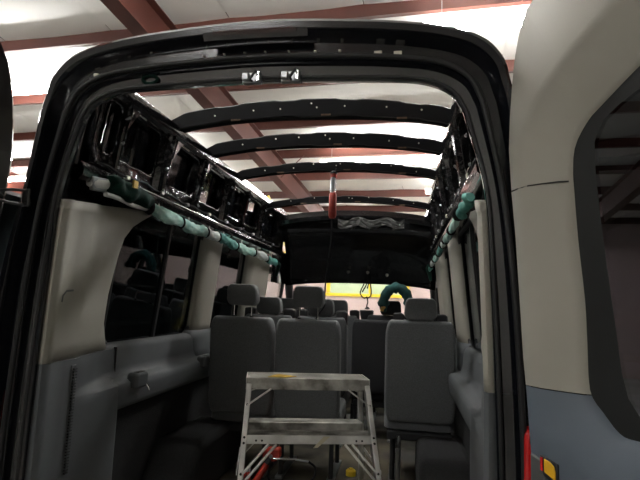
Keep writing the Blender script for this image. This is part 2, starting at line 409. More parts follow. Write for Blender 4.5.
def side(sx):
    def P(y, z, inset=0.0): return Vector((sx * (gx(z) - inset), y, z))
    left = sx < 0
    # outer skin with window openings
    m = MB()
    ys = [D + .20, 2.28, 3.30, 3.62, 4.33, 5.02, 5.80, 6.9]; 
    for i in range(len(ys) - 1):
        for (za, zb) in ((.42, 1.62), (1.62, 2.40), (2.40, 2.86)):
            if za == 1.62 and i in (1, 3, 5): continue
            nz = 6
            if ys[i] >= 5.80 and zb > 1.62: continue
            m.grid([[P(lerp(ys[i], ys[i + 1], a / 4), lerp(za, zb, k / nz), -.004) for a in range(5)] for k in range(nz + 1)])
    m.build('side_body_panel', 'paint', van, smooth=40, solid=.006)
    for wi, w in enumerate(WIN):
        y0, y1, z0, z1 = w
        o = rrect(y0 - .02, y1 + .02, z0 - .03, z1 + .03, .07)
        MB().prism([P(a, b, .006) for a, b in o], (sx * .005, 0, 0)).build('side_window_glass', 'tinted_glass' if wi < 2 else 'clear_glass', van, smooth=0)
        h = rrect(y0, y1, z0, z1, .085, 7)
        sl = MB(); sl.tube([P(a, b, .020) for a, b in h], .016, 8, closed=True); sl.build('window_seal', 'rubber', van, smooth=60)
        # black inner border of the window
        m = MB(); ring(m, lambda a, b, i_: P(a, b, .022 + i_), (y0 - .10, y1 + .10, z0 - .05, z1 + .06), (y0, y1, z0, z1), .085, n=7)
        m.build('window_border', 'dark_plastic', van, smooth=0)
    # fold in the glass of the first window: a vertical slider bar
    MB().bar(P(2.83, 1.67, .012), P(2.83, 2.37, .012), .022, .014, (0, 1, 0)).build('window_divider', 'rubber', van)
    # D-pillar upper trim (beige)
    zt = [1.655, 1.72, 1.78, 1.84, 1.92, 2.02, 2.12, 2.20, 2.27, 2.32, 2.36]
    yend = [(1.655, 2.30), (1.78, 2.245), (1.9, 2.235), (2.1, 2.26), (2.2, 2.29), (2.28, 2.36), (2.36, 2.52)]
    rows = []
    for z in zt:
        ye = interp(yend, z); jx = interp([(1.6, .792), (2.04, .778), (2.31, .766), (2.5, .75)], z)
        top = 0.0
        cre = .020 * math.exp(-((z - 1.80) / .05) ** 2)      # crease that runs to the window
        row = []
        for t, x, y in ((0, jx + .036, D + .032), (.02, jx + .004, D + .028), (.06, jx - .006, D + .045), (.09, jx - .004, D + .07), (.12, jx + .008, D + .08),
                        (.30, jx + .020, D + .17), (.40, jx + .026, D + .25), (.46, jx + .040, D + .285), (.60, jx + .062, D + .36), (.80, gx(z) - .075, lerp(D + .36, ye, .6)), (.95, gx(z) - .060, ye - .02), (1, gx(z) - .045, ye), (1.0, gx(z) - .015, ye + .004)):
            zz = z
            if z > 2.3: zz = z - .085 * (1 - min(1, (y - D) / .7))    # top edge climbs towards the window
            row.append((sx * (x - (cre if .4 < t < .95 else 0)), y, zz))
        rows.append(row)
    ut = MB().grid(rows).build('pillar_trim_upper', 'beige_trim', van, smooth=50, solid=.004)
    # recessed coat-hook pocket on the trim
    m = MB(); pk = rrect(1.775, 1.83, 1.86, 1.915, .02, 4)
    jx = .787
    m.prism([(sx * (jx + .012 + (a - 1.75) * .12), a, b) for a, b in pk], (-sx * .006, 0, 0)); pk_o = m.build('hook_pocket', 'beige_trim', ut, bevel=.003)
    MB().tube([(sx * (jx + .006 + (a - 1.75) * .12), a, b) for a, b in ((1.775, 1.885), (1.778, 1.91), (1.80, 1.928), (1.85, 1.932))], .007, 6).build('hook_pocket_edge', 'grey_trim', ut)
    # D-pillar lower trim (grey)
    rows = []
    for z in (FZ, .95, 1.15, 1.35, 1.45, 1.49, 1.505, 1.52, 1.535, 1.60, 1.652, 1.656):
        jx = .789; b_ = .0 if z < 1.5 else -.02 * (z - 1.5) / .15
        fl = .05 * max(0, (1.25 - z) / .5)
        row = [(sx * x, y, z) for x, y in ((jx + .036, D + .032), (jx + .004, D + .028), (jx - .006, D + .045), (jx - .004, D + .07), (jx + .008, D + .08),
               (jx + .016, D + .17), (jx + .014 - b_ * .3, D + .25), (jx + .012 - b_, D + .36), (jx + .012 - b_, D + .50), (jx + .018 - b_, D + .58), (jx + .04 - b_, D + .625), (jx + .10, D + .655), (.955, D + .665))]
        kk = max(0.0, min(1.0, (z - 1.485) / .045)); kk = kk * kk * (3 - 2 * kk)
        row = [(sx * lerp(abs(p[0]), max(abs(p[0]), lerp(abs(p[0]), .893, min(1, max(0, (p[1] - D - .25) / .3)))), kk), p[1], p[2]) for p in row]
        if z > 1.653: row = [(p[0] + sx * .06, p[1], p[2]) for p in row]
        rows.append(row)
    lt = MB().grid(rows).build('pillar_trim_lower', 'grey_trim', van, smooth=50, solid=.004)
    if left:
      m = MB(); m.box(min(sx * .800, sx * .809), max(sx * .800, sx * .809), D + .215, D + .243, 1.20, 1.63)
      rs = m.build('ribbed_strip', 'grey_trim', lt, bevel=.003)
      m = MB()
      for k in range(36):
        z = 1.205 + k * .0116
        m.box(min(sx * .792, sx * .801), max(sx * .792, sx * .801), D + .219, D + .239, z, z + .0062)
      t_ = m.build('teeth', 'teeth_grey', rs, smooth=0); t_['kind'] = 'stuff'
    # intermediate pillars
    for (y0, y1, wide) in ((3.30, 3.62, 0), (4.33, 5.02, 1)):
        rows = []
        for k in range(9):
            z = lerp(1.655, 2.40, k / 8)
            rows.append([P(y, z, i) for y, i in ((y0 - .02, .018), (y0 + .0, .05), (y0 + .05, .072), (y0 + .10, .076), (y1 - .10, .076), (y1 - .05, .070), (y1, .05), (y1 + .02, .018))])
        MB().grid(rows).build('pillar_trim', 'beige_trim', van, smooth=40, solid=.004)
        rows = []
        for k in range(4):
            z = lerp(1.50, 1.70, k / 3)
            rows.append([P(y, z, i + .006) for y, i in ((y0 - .05, .015), (y0 - .01, .05), (y0 + .05, .078), (y1 - .05, .078), (y1 + .01, .05), (y1 + .05, .015))])
        MB().grid(rows).build('pillar_foot', 'grey_trim', van, smooth=40, solid=.004)
    # sill trim with its ledge
    pr = [(.010, 1.675), (.035, 1.680), (.055, 1.668), (.065, 1.640), (.070, 1.56), (.078, 1.525), (.100, 1.510), (.135, 1.503), (.150, 1.490), (.153, 1.46), (.148, 1.40), (.140, 1.375), (.12, 1.365), (.03, 1.36)]
    rows = [[Vector((sx * (.965 - i), lerp(2.24, 5.0, k / 20), z)) for i, z in pr] for k in range(21)]
    st = MB().grid(rows).build('sill_trim', 'grey_trim', van, smooth=50)
    for (a, b) in ((2.44, 2.452),):
        MB().box(*sorted((sx * (.965 - .075), sx * (.965 - .055))), 2.355, 2.360, 1.53, 1.66).build('trim_joint', 'seam', st, smooth=0)
    for i, (y, w) in enumerate(((2.44, .06), (3.30, .05), (4.15, .05))):
        if not left: continue
        o = rrect(y - w, y + w, 1.455, 1.535, .02, 4)
        cp = MB().prism([(sx * (.965 - .125), a, b) for a, b in o], (-sx * .06, 0, 0)).build('cup_clip', 'grey_trim', van, bevel=.014, seg=3)
        MB().prism([(sx * (.965 - .15), a, 1.532) for a in (y - w * .6, y + w * .6)] + [(sx * (.965 - .175), a, 1.532) for a in (y + w * .6, y - w * .6)], (0, 0, .004)).build('cup_opening', 'seam', cp, smooth=0)
        if i == 0:
            MB().tube([(sx * .788, y + .045, 1.475), (sx * .772, y + .05, 1.452), (sx * .768, y + .052, 1.436)], [.007, .006, .003], 8).build('clip_pin', 'chrome', cp)
    # dark lining under the trim, wheel arch
    MB().box(*sorted((sx * .905, sx * .955)), D + .6, 5.0, FZ, 1.40).build('side_lining', 'carpet', van, smooth=0)
    wp = [(2.62, FZ), (2.80, 1.02), (2.90, 1.09), (3.50, 1.09), (3.62, 1.02), (3.85, FZ)]
    MB().prism([(sx * .92, a, b) for a, b in wp], (-sx * .30, 0, 0)).build('wheel_arch', 'carpet', van, bevel=.05, seg=4)
    # --- bare inner body side above the windows: pressed panel with lightening holes
    OP = [(1.945, 2.045), (2.075, 2.42), (2.585, 2.935), (3.025, 3.41), (3.58, 3.875), (3.945, 4.345), (4.50, 5.05)]
    m = MB(); edges = [1.90, 2.06, 2.50, 2.98, 3.495, 3.91, 4.42, 5.25]
    for k, (a, b) in enumerate(OP):
        ring(m, lambda y, z, i_: P(y, z, .055 + i_), (edges[k], edges[k + 1], 2.47, 2.84), (a, b, 2.55, 2.785), .035, depth=.035)
    ipn = m.build('inner_side_panel', 'paint_inner', van, smooth=35)
    for k, (a, b) in enumerate(OP):  # thin bright strips imitate highlights on the glossy black paint round each hole
        MB().tube([P(lerp(a + .02, b - .02, q / 6), 2.545 + .003 * math.sin(q * 2.1), .068) for q in range(7)], .0022, 5).build('glint_strip', 'chrome', van)
        if k % 2 == 0: MB().tube([P(a - .006, lerp(2.58, 2.76, q / 4), .066) for q in range(5)], .0025, 5).build('glint_strip', 'chrome', van)
        if k in (1, 2): MB().tube([P(lerp(a + .03, a + .16, q / 3), 2.793, .068) for q in range(4)], .003, 5).build('glint_strip', 'bright_clip', van)
    m = MB()
    rows = [[P(y, z, i) for z, i in ((2.38, .02), (2.385, .10), (2.40, .115), (2.43, .118), (2.445, .105), (2.46, .095), (2.475, .055))] for y in [lerp(1.80, 5.3, k / 40) for k in range(41)]]
    m.grid(rows).build('window_rail', 'paint_inner', van, smooth=30)
    m = MB()
    rows = [[P(y, z, i) for z, i in ((2.80, .055), (2.795, .075), (2.81, .090), (2.85, .092), (2.868, .085), (2.872, .03), (2.86, -.005))] for y in [lerp(1.80, 5.3, k / 40) for k in range(41)]]
    m.grid(rows).build('roof_rail', 'paint_inner', van, smooth=30)
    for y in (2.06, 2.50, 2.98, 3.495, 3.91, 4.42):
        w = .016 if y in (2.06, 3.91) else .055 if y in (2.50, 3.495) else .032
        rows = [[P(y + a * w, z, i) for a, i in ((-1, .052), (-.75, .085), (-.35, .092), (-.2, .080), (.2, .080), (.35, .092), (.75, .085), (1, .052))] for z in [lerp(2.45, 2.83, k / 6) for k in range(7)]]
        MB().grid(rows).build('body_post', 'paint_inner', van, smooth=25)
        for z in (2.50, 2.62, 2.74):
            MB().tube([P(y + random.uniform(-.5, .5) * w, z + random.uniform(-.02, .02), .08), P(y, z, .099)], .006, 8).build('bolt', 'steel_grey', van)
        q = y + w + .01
        MB().prism([P(q, 2.795, .085), P(q + .07, 2.795, .085), P(q + .04, 2.76, .082), P(q, 2.69, .080)], (sx * .01, 0, 0)).build('gusset', 'chrome' if y in (2.50, 2.98, 4.42) else 'paint_inner', van, smooth=0)  # chrome on some gussets stands in for glints on the black paint
    # wiring harness clipped along the window rail
    hw = [P(1.9 + k * .085, 2.484 + .006 * math.sin(k * 1.7) + random.uniform(-.003, .003), .088 + random.uniform(0, .006)) for k in range(39)]
    MB().tube(hw, .006, 6).build('wiring_harness', 'black_wire', van, smooth=60)
    for k in range(3, 39, 4):
        p = hw[k]; MB().box(p.x - .010, p.x + .010, p.y - .014, p.y + .014, p.z - .010, p.z + .008).build('harness_clip', 'steel_grey' if k % 3 else 'bright_clip', van, bevel=.003)
    # bare metal strip along the rail
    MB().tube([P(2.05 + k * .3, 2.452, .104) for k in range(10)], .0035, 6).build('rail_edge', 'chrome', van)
    # tail lamp and hinges
    MB().prism([(sx * a, D - .03, b) for a, b in rrect(.885 if not left else .955, 1.03, 1.05, 1.565, .03, 4)], (0, .06, 0)).build('tail_lamp', 'red_lens', van, bevel=.012)
    for z in ((2.27, 1.555, .95) if left else (1.555, .95)):
        hx = interp([(b_, a_) for b_, a_ in OUT], z)
        ho = -.03 if left else -.075
        h = MB().box(*sorted((sx * (hx + ho - .035), sx * (hx + ho))), D - .04, D - .02, z - .035, z + .035).build('door_hinge', 'paint_inner', van, bevel=.006)
        for dz in (-.028, .028):
            MB().tube([(sx * (hx + ho - .02), D - .03, z + dz), (sx * (hx + ho + .02), D - .065, z + dz * .9), (sx * (hx + ho + .055), D - .085, z + dz * .6)], .006, 6).build('hinge_arm', 'dark_plastic', h)
side(-1); side(1)

# --- roof bows
def bow(Y, zt_, hgt, dep):
    n = 44; rows = []
    half = .815
    for k in range(n + 1):
        x = lerp(-half, half, k / n); a = abs(x) / half
        z = zt_ - .085 * a ** 2.2 - .030 * max(0, (a - .86) / .14) ** 1.5
        th = hgt * (1 - .15 * a)
        st = .006 if (k // 3) % 3 == 0 else 0.0
        rows.append([(x, Y - dep * .5, z - .012 - st), (x, Y - dep * .36, z - .002 - st), (x, Y + dep * .36, z), (x, Y + dep * .5, z - .012), (x, Y + dep * .42, z - th * .9), (x, Y + dep * .30, z - th * .75), (x, Y + dep * .12, z - th * .72), (x, Y - dep * .12, z - th * .72), (x, Y - dep * .28, z - th + st), (x, Y - dep * .46, z - th + st)])
    o = MB().grid(rows, closed_u=True).build('roof_bow', 'bow_paint', van, smooth=40)
    for x in (-.52, -.3, -.15, .02, .05, .2, .42, .60):
        a = abs(x) / half; z = zt_ - .085 * a ** 2.2 - hgt * .42 + random.uniform(-.015, .012)
        MB().tube([(x, Y - dep * .46, z), (x, Y - dep * .53, z)], .0042, 8).build('rivet', 'bright_clip', o)
    for x in (-.4, .1, .5):
        a = abs(x) / half; z = zt_ - .085 * a ** 2.2 - hgt * .93
        MB().box(x - .026, x + .026, Y - dep * .475, Y - dep * .45, z - .005, z + .005).build('adhesive_patch', 'patch_brown', o, smooth=0)
    return o
for Y, zt_, hg in ((BOWS[0], 3.01, .105), (BOWS[1], 2.995, .092), (BOWS[2], 2.962, .075), (BOWS[3], 2.90, .065)):
    bow(Y, zt_, hg, .10)

# --- cab roof, windscreen, dash
n = 24
def hz(x, c): return c - .075 * abs(x / .83) ** 2.4
rows = []
for (Y, c) in ((5.12, 2.83), (5.13, 2.885), (5.20, 2.895), (5.34, 2.89), (5.36, 2.84), (5.33, 2.80), (5.14, 2.79), (5.12, 2.83)):
    rows.append([(lerp(-.83, .83, k / n), Y, hz(lerp(-.83, .83, k / n), c)) for k in range(n + 1)])
MB().grid(rows).build('front_roof_header', 'paint_inner', van, smooth=30)
rows = []
for (Y, c, w) in ((5.28, 2.85, .84), (5.55, 2.82, .85), (5.80, 2.70, .86), (5.98, 2.50, .87), (6.08, 2.30, .88), (6.10, 2.19, .88), (6.04, 2.165, .88)):
    rows.append([(lerp(-w, w, k / n), Y - .25 * abs(lerp(-1, 1, k / n)) ** 3 * 0.6, c - .06 * abs(lerp(-1, 1, k / n)) ** 3) for k in range(n + 1)])
MB().grid(rows).build('cab_roof', 'paint_inner', van, smooth=50, solid=.01)
for sx in (-1, 1):
    m = MB(); m.grid([[(sx * .88, y, z) for y, z in ((5.25, zz), (5.6, zz), (6.0 - (zz - 2.2) * .3, zz))] for zz in (2.12, 2.4, 2.6, 2.84)]); m.build('cab_side_panel', 'paint_inner', van, smooth=30, solid=.02)
    MB().tube([(sx * .87, 6.0, 2.2), (sx * .92, 6.4, 1.85), (sx * .97, 6.85, 1.45)], .05, 8).build('windscreen_pillar', 'dark_plastic', van)
rows = [[(lerp(-w, w, k / 10), Y - .12 * abs(lerp(-1, 1, k / 10)) ** 2, z) for k in range(11)] for Y, z, w in ((6.06, 2.19, .86), (6.45, 1.85, .91), (6.85, 1.45, .96))]
MB().grid(rows).build('windscreen', 'clear_glass', van, smooth=60)
rows = [[(lerp(-.95, .95, k / 12), Y, z - .03 * abs(lerp(-1, 1, k / 12)) ** 2) for k in range(13)] for Y, z in ((6.25, .95), (6.22, 1.30), (6.26, 1.42), (6.40, 1.46), (6.85, 1.42), (6.95, 1.2))]
MB().grid(rows).build('dashboard', 'dark_plastic', van, smooth=50, solid=.02)
sw = MB().tube([(-.45 + .19 * math.cos(t * math.pi / 12), 5.98 + .07 * math.sin(t * math.pi / 12), 1.46 + .17 * math.sin(t * math.pi / 12)) for t in range(24)], .015, 8, closed=True).build('steering_wheel', 'dark_plastic', van, smooth=60)
MB().bar((-.63, 5.98, 1.46), (-.27, 5.98, 1.46), .05, .02).build('spoke', 'dark_plastic', sw, bevel=.005)
MB().tube([(-.45, 5.98, 1.46), (-.45, 6.25, 1.32)], .035, 10).build('steering_column', 'dark_plastic', sw)
m = MB(); m.box(-1.0, 1.0, 6.9, 7.3, .4, 1.3).build('front_body', 'paint', van, bevel=.1, seg=4)
# small bright clips on the header lining
for x, z in ((-.13, 2.285), (.10, 2.285), (.33, 2.26)):
    c_ = MB().tube([(x, 5.98, z + .01), (x, 5.96, z), (x, 5.95, z - .012)], [.020, .012, .004], 8).build('lining_clip', 'bright_clip', van)

# --- rear doors: local frame, hinge edge on the z axis, width along -x, inner face towards +y (right door)
def rear_door(mirror, loc, ang, bare=0.0):
    sg = -1.0 if not mirror else 1.0                     # width direction
    d = None
    EDGE = [(.45, .08), (1.30, .075), (1.53, .056), (1.67, .045), (1.78, .033), (1.95, .022), (2.13, .010), (2.27, -.004), (2.41, -.013), (2.51, -.008), (2.62, .003), (2.70, .015), (2.78, .035), (2.84, .065), (2.88, .12), (2.905, .20)]
    def L(u, z, y=0.0): return Vector((sg * u, y, z))
    W = .87
    zs = [z for z, _ in EDGE]
    rim = [L(e_, z) for z, e_ in EDGE]
    top = [L(u, 2.905 + .025 * math.sin((u - .2) / (W - .2) * math.pi / 2)) for u in (.35, .5, .65, .78, W)]
    outline = rim + top + [L(W, .45)]
    # glass hole outline (u, z)
    GH = [(.351, 1.628), (.299, 1.632), (.255, 1.675), (.221, 1.72), (.217, 1.84), (.214, 1.95), (.199, 2.11), (.191, 2.25), (.189, 2.30), (.197, 2.37), (.238, 2.43), (.282, 2.462), (.389, 2.53), (.46, 2.56), (.56, 2.585), (.68, 2.59), (.74, 2.57), (.765, 2.5), (.775, 2.2), (.785, 1.9), (.785, 1.74), (.76, 1.66), (.70, 1.63), (.55, 1.626)]
    cu, cz = .48, 2.08
    _g = [Vector((a, b)) for a, b in GH]; _n = len(_g); GH = []
    for i in range(_n):
        p0, p1, p2, p3 = _g[i - 1], _g[i], _g[(i + 1) % _n], _g[(i + 2) % _n]
        for t in (0, .33, .67):
            q = 0.5 * ((2 * p1) + (p2 - p0) * t + (2 * p0 - 5 * p1 + 4 * p2 - p3) * t * t + (3 * p1 - p0 - 3 * p2 + p3) * t ** 3); GH.append((q.x, q.y))
    def offset(d_top, d_side, y, y_side=None):
        out_ = []
        for i in range(len(GH)):
            a, b = Vector(GH[i - 1]), Vector(GH[(i + 1) % len(GH)]); t = (b - a).normalized(); nn = Vector((t.y, -t.x))
            if nn.dot(Vector(GH[i]) - Vector((cu, cz))) < 0: nn = -nn
            k = max(0.0, min(1.0, (GH[i][1] - 2.22) / .25)); dd = lerp(d_side, d_top, k)
            out_.append(L(GH[i][0] + nn.x * dd, GH[i][1] + nn.y * dd, y if y_side is None else lerp(y_side, y, k)))
        return out_
    def ringpts(sc, y, extra=0.0): return [L(cu + (a - cu) * sc, cz + (b - cz) * (1 + (sc - 1) * .55), y) for a, b in GH]
    # shell (black painted, outside)
    m = MB(); oo = [Vector((p.x, -.045, p.z)) for p in outline]
    import mathutils
    inner_rim = [Vector((p.x, -.004, p.z)) for p in outline]
    hole_o = ringpts(1.06, -.045)
    # outer face with hole: bridge by angle
    def bridge(mb, A, Bp):
        """A outer loop, Bp inner loop (world points in the x-z plane): sampled by angle"""
        ctr = Vector((sg * cu, 0, cz))
        def samp(loop, t):
            # ray from ctr at angle t in x-z plane
            d_ = Vector((math.cos(t), 0, math.sin(t))); best = None
            for i in range(len(loop)):
                p, q = loop[i], loop[(i + 1) % len(loop)]
                ex, ez = q.x - p.x, q.z - p.z; den = d_.x * ez - d_.z * ex
                if abs(den) < 1e-9: continue
                s_ = ((p.x - ctr.x) * ez - (p.z - ctr.z) * ex) / den
                w_ = ((p.x - ctr.x) * d_.z - (p.z - ctr.z) * d_.x) / den
                if s_ > 0 and -1e-6 <= w_ <= 1 + 1e-6:
                    if best is None or s_ > best[0]: best = (s_, lerp(p.y, q.y, w_))
            s_, y_ = best
            return Vector((ctr.x + d_.x * s_, y_, ctr.z + d_.z * s_))
        angs = sorted({round(math.atan2(p.z - ctr.z, p.x - ctr.x), 4) for p in list(A) + list(Bp)} | {round(-math.pi + k * math.pi / 30 + .001, 4) for k in range(60)})
        return angs, samp
    angs, samp = bridge(m, oo, hole_o)
    def loop_of(pts): return [samp(pts, t) for t in angs]
    rows = [loop_of(ringpts(1.06, -.02)), loop_of(hole_o), loop_of(oo), loop_of([Vector((p.x, -.03, p.z)) + Vector((-sg * .012, 0, 0)) for p in outline]), loop_of(inner_rim)]
    m.grid(rows, closed_u=True)
    door = m.build('rear_door', 'paint', van, smooth=30, local=True)
    door.location = Vector(loc) - van.location; door.rotation_euler = (0, 0, math.radians(ang))
    # inner trims: upper beige and lower grey, split at z = 1.712
    b0 = offset(.155, .130, .064, .041); b1 = offset(.120, .105, .064, .041); b2 = offset(.065, .022, .006, .012); b3 = offset(.010, .008, .003); b4 = ringpts(1.0, -.012)
    inset_rim = [Vector((lerp(p.x, sg * cu, bare), p.y, lerp(p.z, cz, bare * .5))) for p in inner_rim]
    if bare:
        MB().grid([loop_of(inner_rim), loop_of([Vector((p.x, .004, p.z)) for p in inset_rim]), loop_of([Vector((p.x, -.006, p.z)) for p in inset_rim])], closed_u=True).build('painted_border', 'paint', door, local=True)
        outline = [Vector((p.x, 0, p.z)) for p in inset_rim]
    edge0 = inset_rim; edge1 = [Vector((p.x + sg * .004, .012, p.z)) for p in outline]; 
    e2 = [Vector((lerp(p.x, sg * cu, .05), .040, lerp(p.z, cz, .03))) for p in outline]
    def capped(loop):
        # keep inside the outline
        res = []
        for p, q in zip(loop_of(loop), loop_of(e2)):
            c = Vector((sg * cu, 0, cz)); r1 = math.hypot(p.x - c.x, p.z - c.z); r2 = math.hypot(q.x - c.x, q.z - c.z)
            if r1 > r2 * .985: k = r2 * .985 / r1; p = Vector((c.x + (p.x - c.x) * k, p.y, c.z + (p.z - c.z) * k))
            res.append(p)
        return res
    loops = [loop_of(edge0), loop_of(edge1), loop_of(e2), capped(b0), capped(b1), capped(b2), loop_of(b3), loop_of(b4)]
    ZS = 1.712
    def split(lower):
        mb = MB(); na = len(angs); nl = len(loops)
        import bmesh
        bm = bmesh.new(); vv = [[bm.verts.new(p) for p in lp] for lp in loops]
        for i in range(nl - 1):
            for j in range(na):
                q = (vv[i][j], vv[i][(j + 1) % na], vv[i + 1][(j + 1) % na], vv[i + 1][j])
                try: bm.faces.new(q)
                except ValueError: pass
        bmesh.ops.bisect_plane(bm, geom=bm.verts[:] + bm.edges[:] + bm.faces[:], plane_co=(0, 0, ZS + (-.0012 if lower else .0012)), plane_no=(0, 0, 1), clear_outer=lower, clear_inner=not lower)
        bm.verts.index_update(); mb.v = [tuple(v.co) for v in bm.verts]; mb.f = [tuple(v.index for v in f.verts) for f in bm.faces]; bm.free()
        return mb
    split(False).build('door_trim_upper', 'beige_trim', door, smooth=85, local=True)
    lo = split(True)
    lo.build('door_trim_lower', 'door_grey', door, smooth=85, local=True)
    # black printed border and tinted pane
    m = MB(); FR = [(.353, 1.67), (.319, 1.72), (.305, 1.78), (.292, 1.90), (.278, 2.03), (.264, 2.16), (.254, 2.29), (.254, 2.37), (.281, 2.42), (.33, 2.45), (.42, 2.485), (.55, 2.52), (.66, 2.525), (.70, 2.50), (.71, 2.3), (.72, 1.9), (.715, 1.74), (.69, 1.69), (.60, 1.668)]
    fr = [L(a, b, -.013) for a, b in FR]
    m.grid([loop_of(ringpts(1.02, -.013)), loop_of(fr)], closed_u=True); m.build('glass_border', 'frit', door, local=True, smooth=0)
    m = MB(); g = loop_of(ringpts(1.04, -.020)); m.add(g, [tuple(range(len(g)))]); m.build('door_window', 'door_glass', door, local=True, smooth=0)
    # seam between upper trim pieces
    MB().tube([L(-.004, 2.262, .006), L(.004, 2.265, .0200), L(.022, 2.270, .0415), L(.045, 2.272, .0440), L(.065, 2.273, .0450), L(.085, 2.274, .0440), L(.120, 2.275, .0285), L(.166, 2.274, .0140), L(.187, 2.272, .004)], .0022, 6).build('trim_seam', 'seam', door, local=True)
    # heater lines on the pane would be too fine to see; pull pocket and reflector at the bottom
    pk = [(.080, 1.538), (.095, 1.534), (.118, 1.526), (.128, 1.49), (.13, 1.40), (.088, 1.40), (.080, 1.46)]
    MB().prism([L(a, b, .0225) for a, b in pk], (0, .024, 0)).build('pull_pocket', 'steel_trim', door, local=True, bevel=.004)
    MB().prism([L(a, b, .0225) for a, b in ((.112, 1.541), (.122, 1.541), (.166, 1.531), (.166, 1.483), (.150, 1.48), (.112, 1.495))], (0, .024, 0)).build('reflector_housing', 'dark_plastic', door, local=True, bevel=.002)
    MB().prism([L(a, b, .0460) for a, b in ((.127, 1.536), (.145, 1.533), (.158, 1.524), (.162, 1.510), (.161, 1.490), (.127, 1.502))], (0, .004, 0)).build('reflector', 'amber', door, local=True, bevel=.002)
    MB().prism([L(a, b, .0460) for a, b in ((.115, 1.537), (.122, 1.536), (.122, 1.503), (.115, 1.505))], (0, .003, 0)).build('reflector_strip', 'red_lens', door, local=True)
    return door
mat('steel_trim', (0.085, 0.09, 0.09), rough=0.6, bump=0.05, bscale=200)
rd = rear_door(False, (.857, 1.58, 0), 125)
rd['label'] = 'right rear door, swung wide open, beige over blue-grey trim'
ld = rear_door(True, (-.945, 1.60, 0), -120, bare=.22)
ld['label'] = 'left rear door, swung open beside the left door frame'

# ------------------------------------------------------------------ seats
def rounded_slab(mb, w0, w1, z0, z1, y0, y1, r, lean=0.0, crown=0.0):
    """upright cushion: width w0 at the bottom, w1 at the top, from y0 (rear) to y1, leaning back by lean per metre"""
    o = rrect(-1, 1, 0, 1, .16, 5)
    pts = []
    for a, b in o:
        z = lerp(z0, z1, b); w = lerp(w0, w1, b) / 2
        pts.append((a * w, z + (crown * (1 - a * a) * b), b))
    cx_, cz_ = 0, (z0 + z1) / 2
    rows = []
    for (y, s) in ((y0, .80), (y0 + .004, .92), (y0 + (y1 - y0) * .14, .985), (y0 + (y1 - y0) * .32, 1.0), (y0 + (y1 - y0) * .70, 1.0), (y0 + (y1 - y0) * .9, .975), (y1, .85)):
        row = []
        for (x, z, b) in pts:
            dx = x * (1 - (1 - s) * .5); dz = cz_ + (z - cz_) * (1 - (1 - s) * .35)
            row.append((dx, y - lean * (dz - z0), dz))
        rows.append(row)
    mb.grid(rows, closed_u=True)
    n_ = len(pts); o_ = len(mb.v) - n_ * len(rows)
    mb.f.append(tuple(range(o_, o_ + n_))); mb.f.append(tuple(range(len(mb.v) - n_, len(mb.v)))[::-1])
    return mb
def make_seat(raised=True, mt='fabric', guides=True, w=.445, top=1.05, bottom=.40):
    e = empty('passenger_seat', (0, 0, 0))
    b_ = rounded_slab(MB(), w, w * .985, bottom, top, 0, .135, .05, lean=.10, crown=.012).build('backrest', mt, e, local=True, smooth=50)
    hb = top + (.085 if raised else .010)
    yo = -.10 * (top - bottom)
    h = MB(); o = rrect(-1, 1, 0, 1, .30, 5); rows = []
    for (y, s) in ((-.005, .80), (.0, .93), (.018, 1.0), (.075, 1.0), (.098, .93), (.105, .78)):
        rows.append([(a * lerp(.094, .106, 1 - abs(b - .35)) * (1 - (1 - s) * .4), yo + y - .03 * b + .01, hb + .068 + (b - .5) * .145 * (1 - (1 - s) * .4)) for a, b in o])
    h.grid(rows, closed_u=True); n_ = len(o)
    h.f.append(tuple(range(n_))); h.f.append(tuple(range(len(h.v) - n_, len(h.v)))[::-1])
    h.build('headrest', mt, e, local=True, smooth=50)
    for s in (-1, 1):
        MB().tube([(s * .062, yo + .05, top - .03), (s * .062, yo + .046, hb + .03)], .0055, 8).build('headrest_post', 'chrome', e, local=True)
        MB().tube([(s * .062, yo + .05, top - .01), (s * .062, yo + .05, top + .012)], .013, 8).build('post_collar', 'dark_plastic', e, local=True)
    # cushion, its pan and the floor frame
    c = MB(); o = rrect(-w / 2, w / 2, .05, .50, .06, 5)
    rows = [[((a) * s, .275 + (b - .275) * s, z + (.02 * (b - .05) / .45)) for a, b in o] for z, s in ((.335, .93), (.345, 1.0), (.43, 1.0), (.448, .95), (.455, .8))]
    c.grid(rows, closed_u=True); c.f.append(tuple(range(len(o)))); c.f.append(tuple(range(len(c.v) - len(o), len(c.v)))[::-1])
    c.build('cushion', mt, e, local=True, smooth=50)
    MB().box(-w / 2 + .02, w / 2 - .02, .03, .48, .28, .335).build('seat_pan', 'dark_plastic', e, local=True, bevel=.01)
    for s in (-1, 1):
        MB().tube([(s * .17, .10, .29), (s * .17, .08, .012)], .016, 8).build('leg', 'dark_plastic', e, local=True)
        MB().tube([(s * .17, .40, .29), (s * .17, .43, .012)], .016, 8).build('leg', 'dark_plastic', e, local=True)
        MB().box(s * .17 - .025, s * .17 + .025, .03, .50, 0, .02).build('floor_rail', 'steel_grey', e, local=True, bevel=.004)
        if guides:
            MB().prism([(s * (w / 2 - .052) + a, yo + .03, b) for a, b in ((-.05, top - .06), (.05, top - .06), (.045, top + .045), (.02, top + .06), (-.045, top + .055))], (0, .10, 0)).build('belt_guide', 'dark_plastic', e, local=True, bevel=.010)
    return e
s_raised = make_seat(True, 'fabric', False)
s_low = make_seat(False, 'fabric', True)
s_plain_low = make_seat(False, 'fabric', False, w=.455)
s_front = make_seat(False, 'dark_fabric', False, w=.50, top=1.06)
G = 'grey fabric passenger seats in the van'
used = set()
def put(seat, x, y, label, name='passenger_seat', dz=0.0):
    if seat.name in used: o = copy_thing(seat, (x, y, FZ + dz))
    else: o = seat; used.add(seat.name); o.location = (x, y, FZ + dz)
    o['group'] = G
    return tag(o, label, 'seat', G)
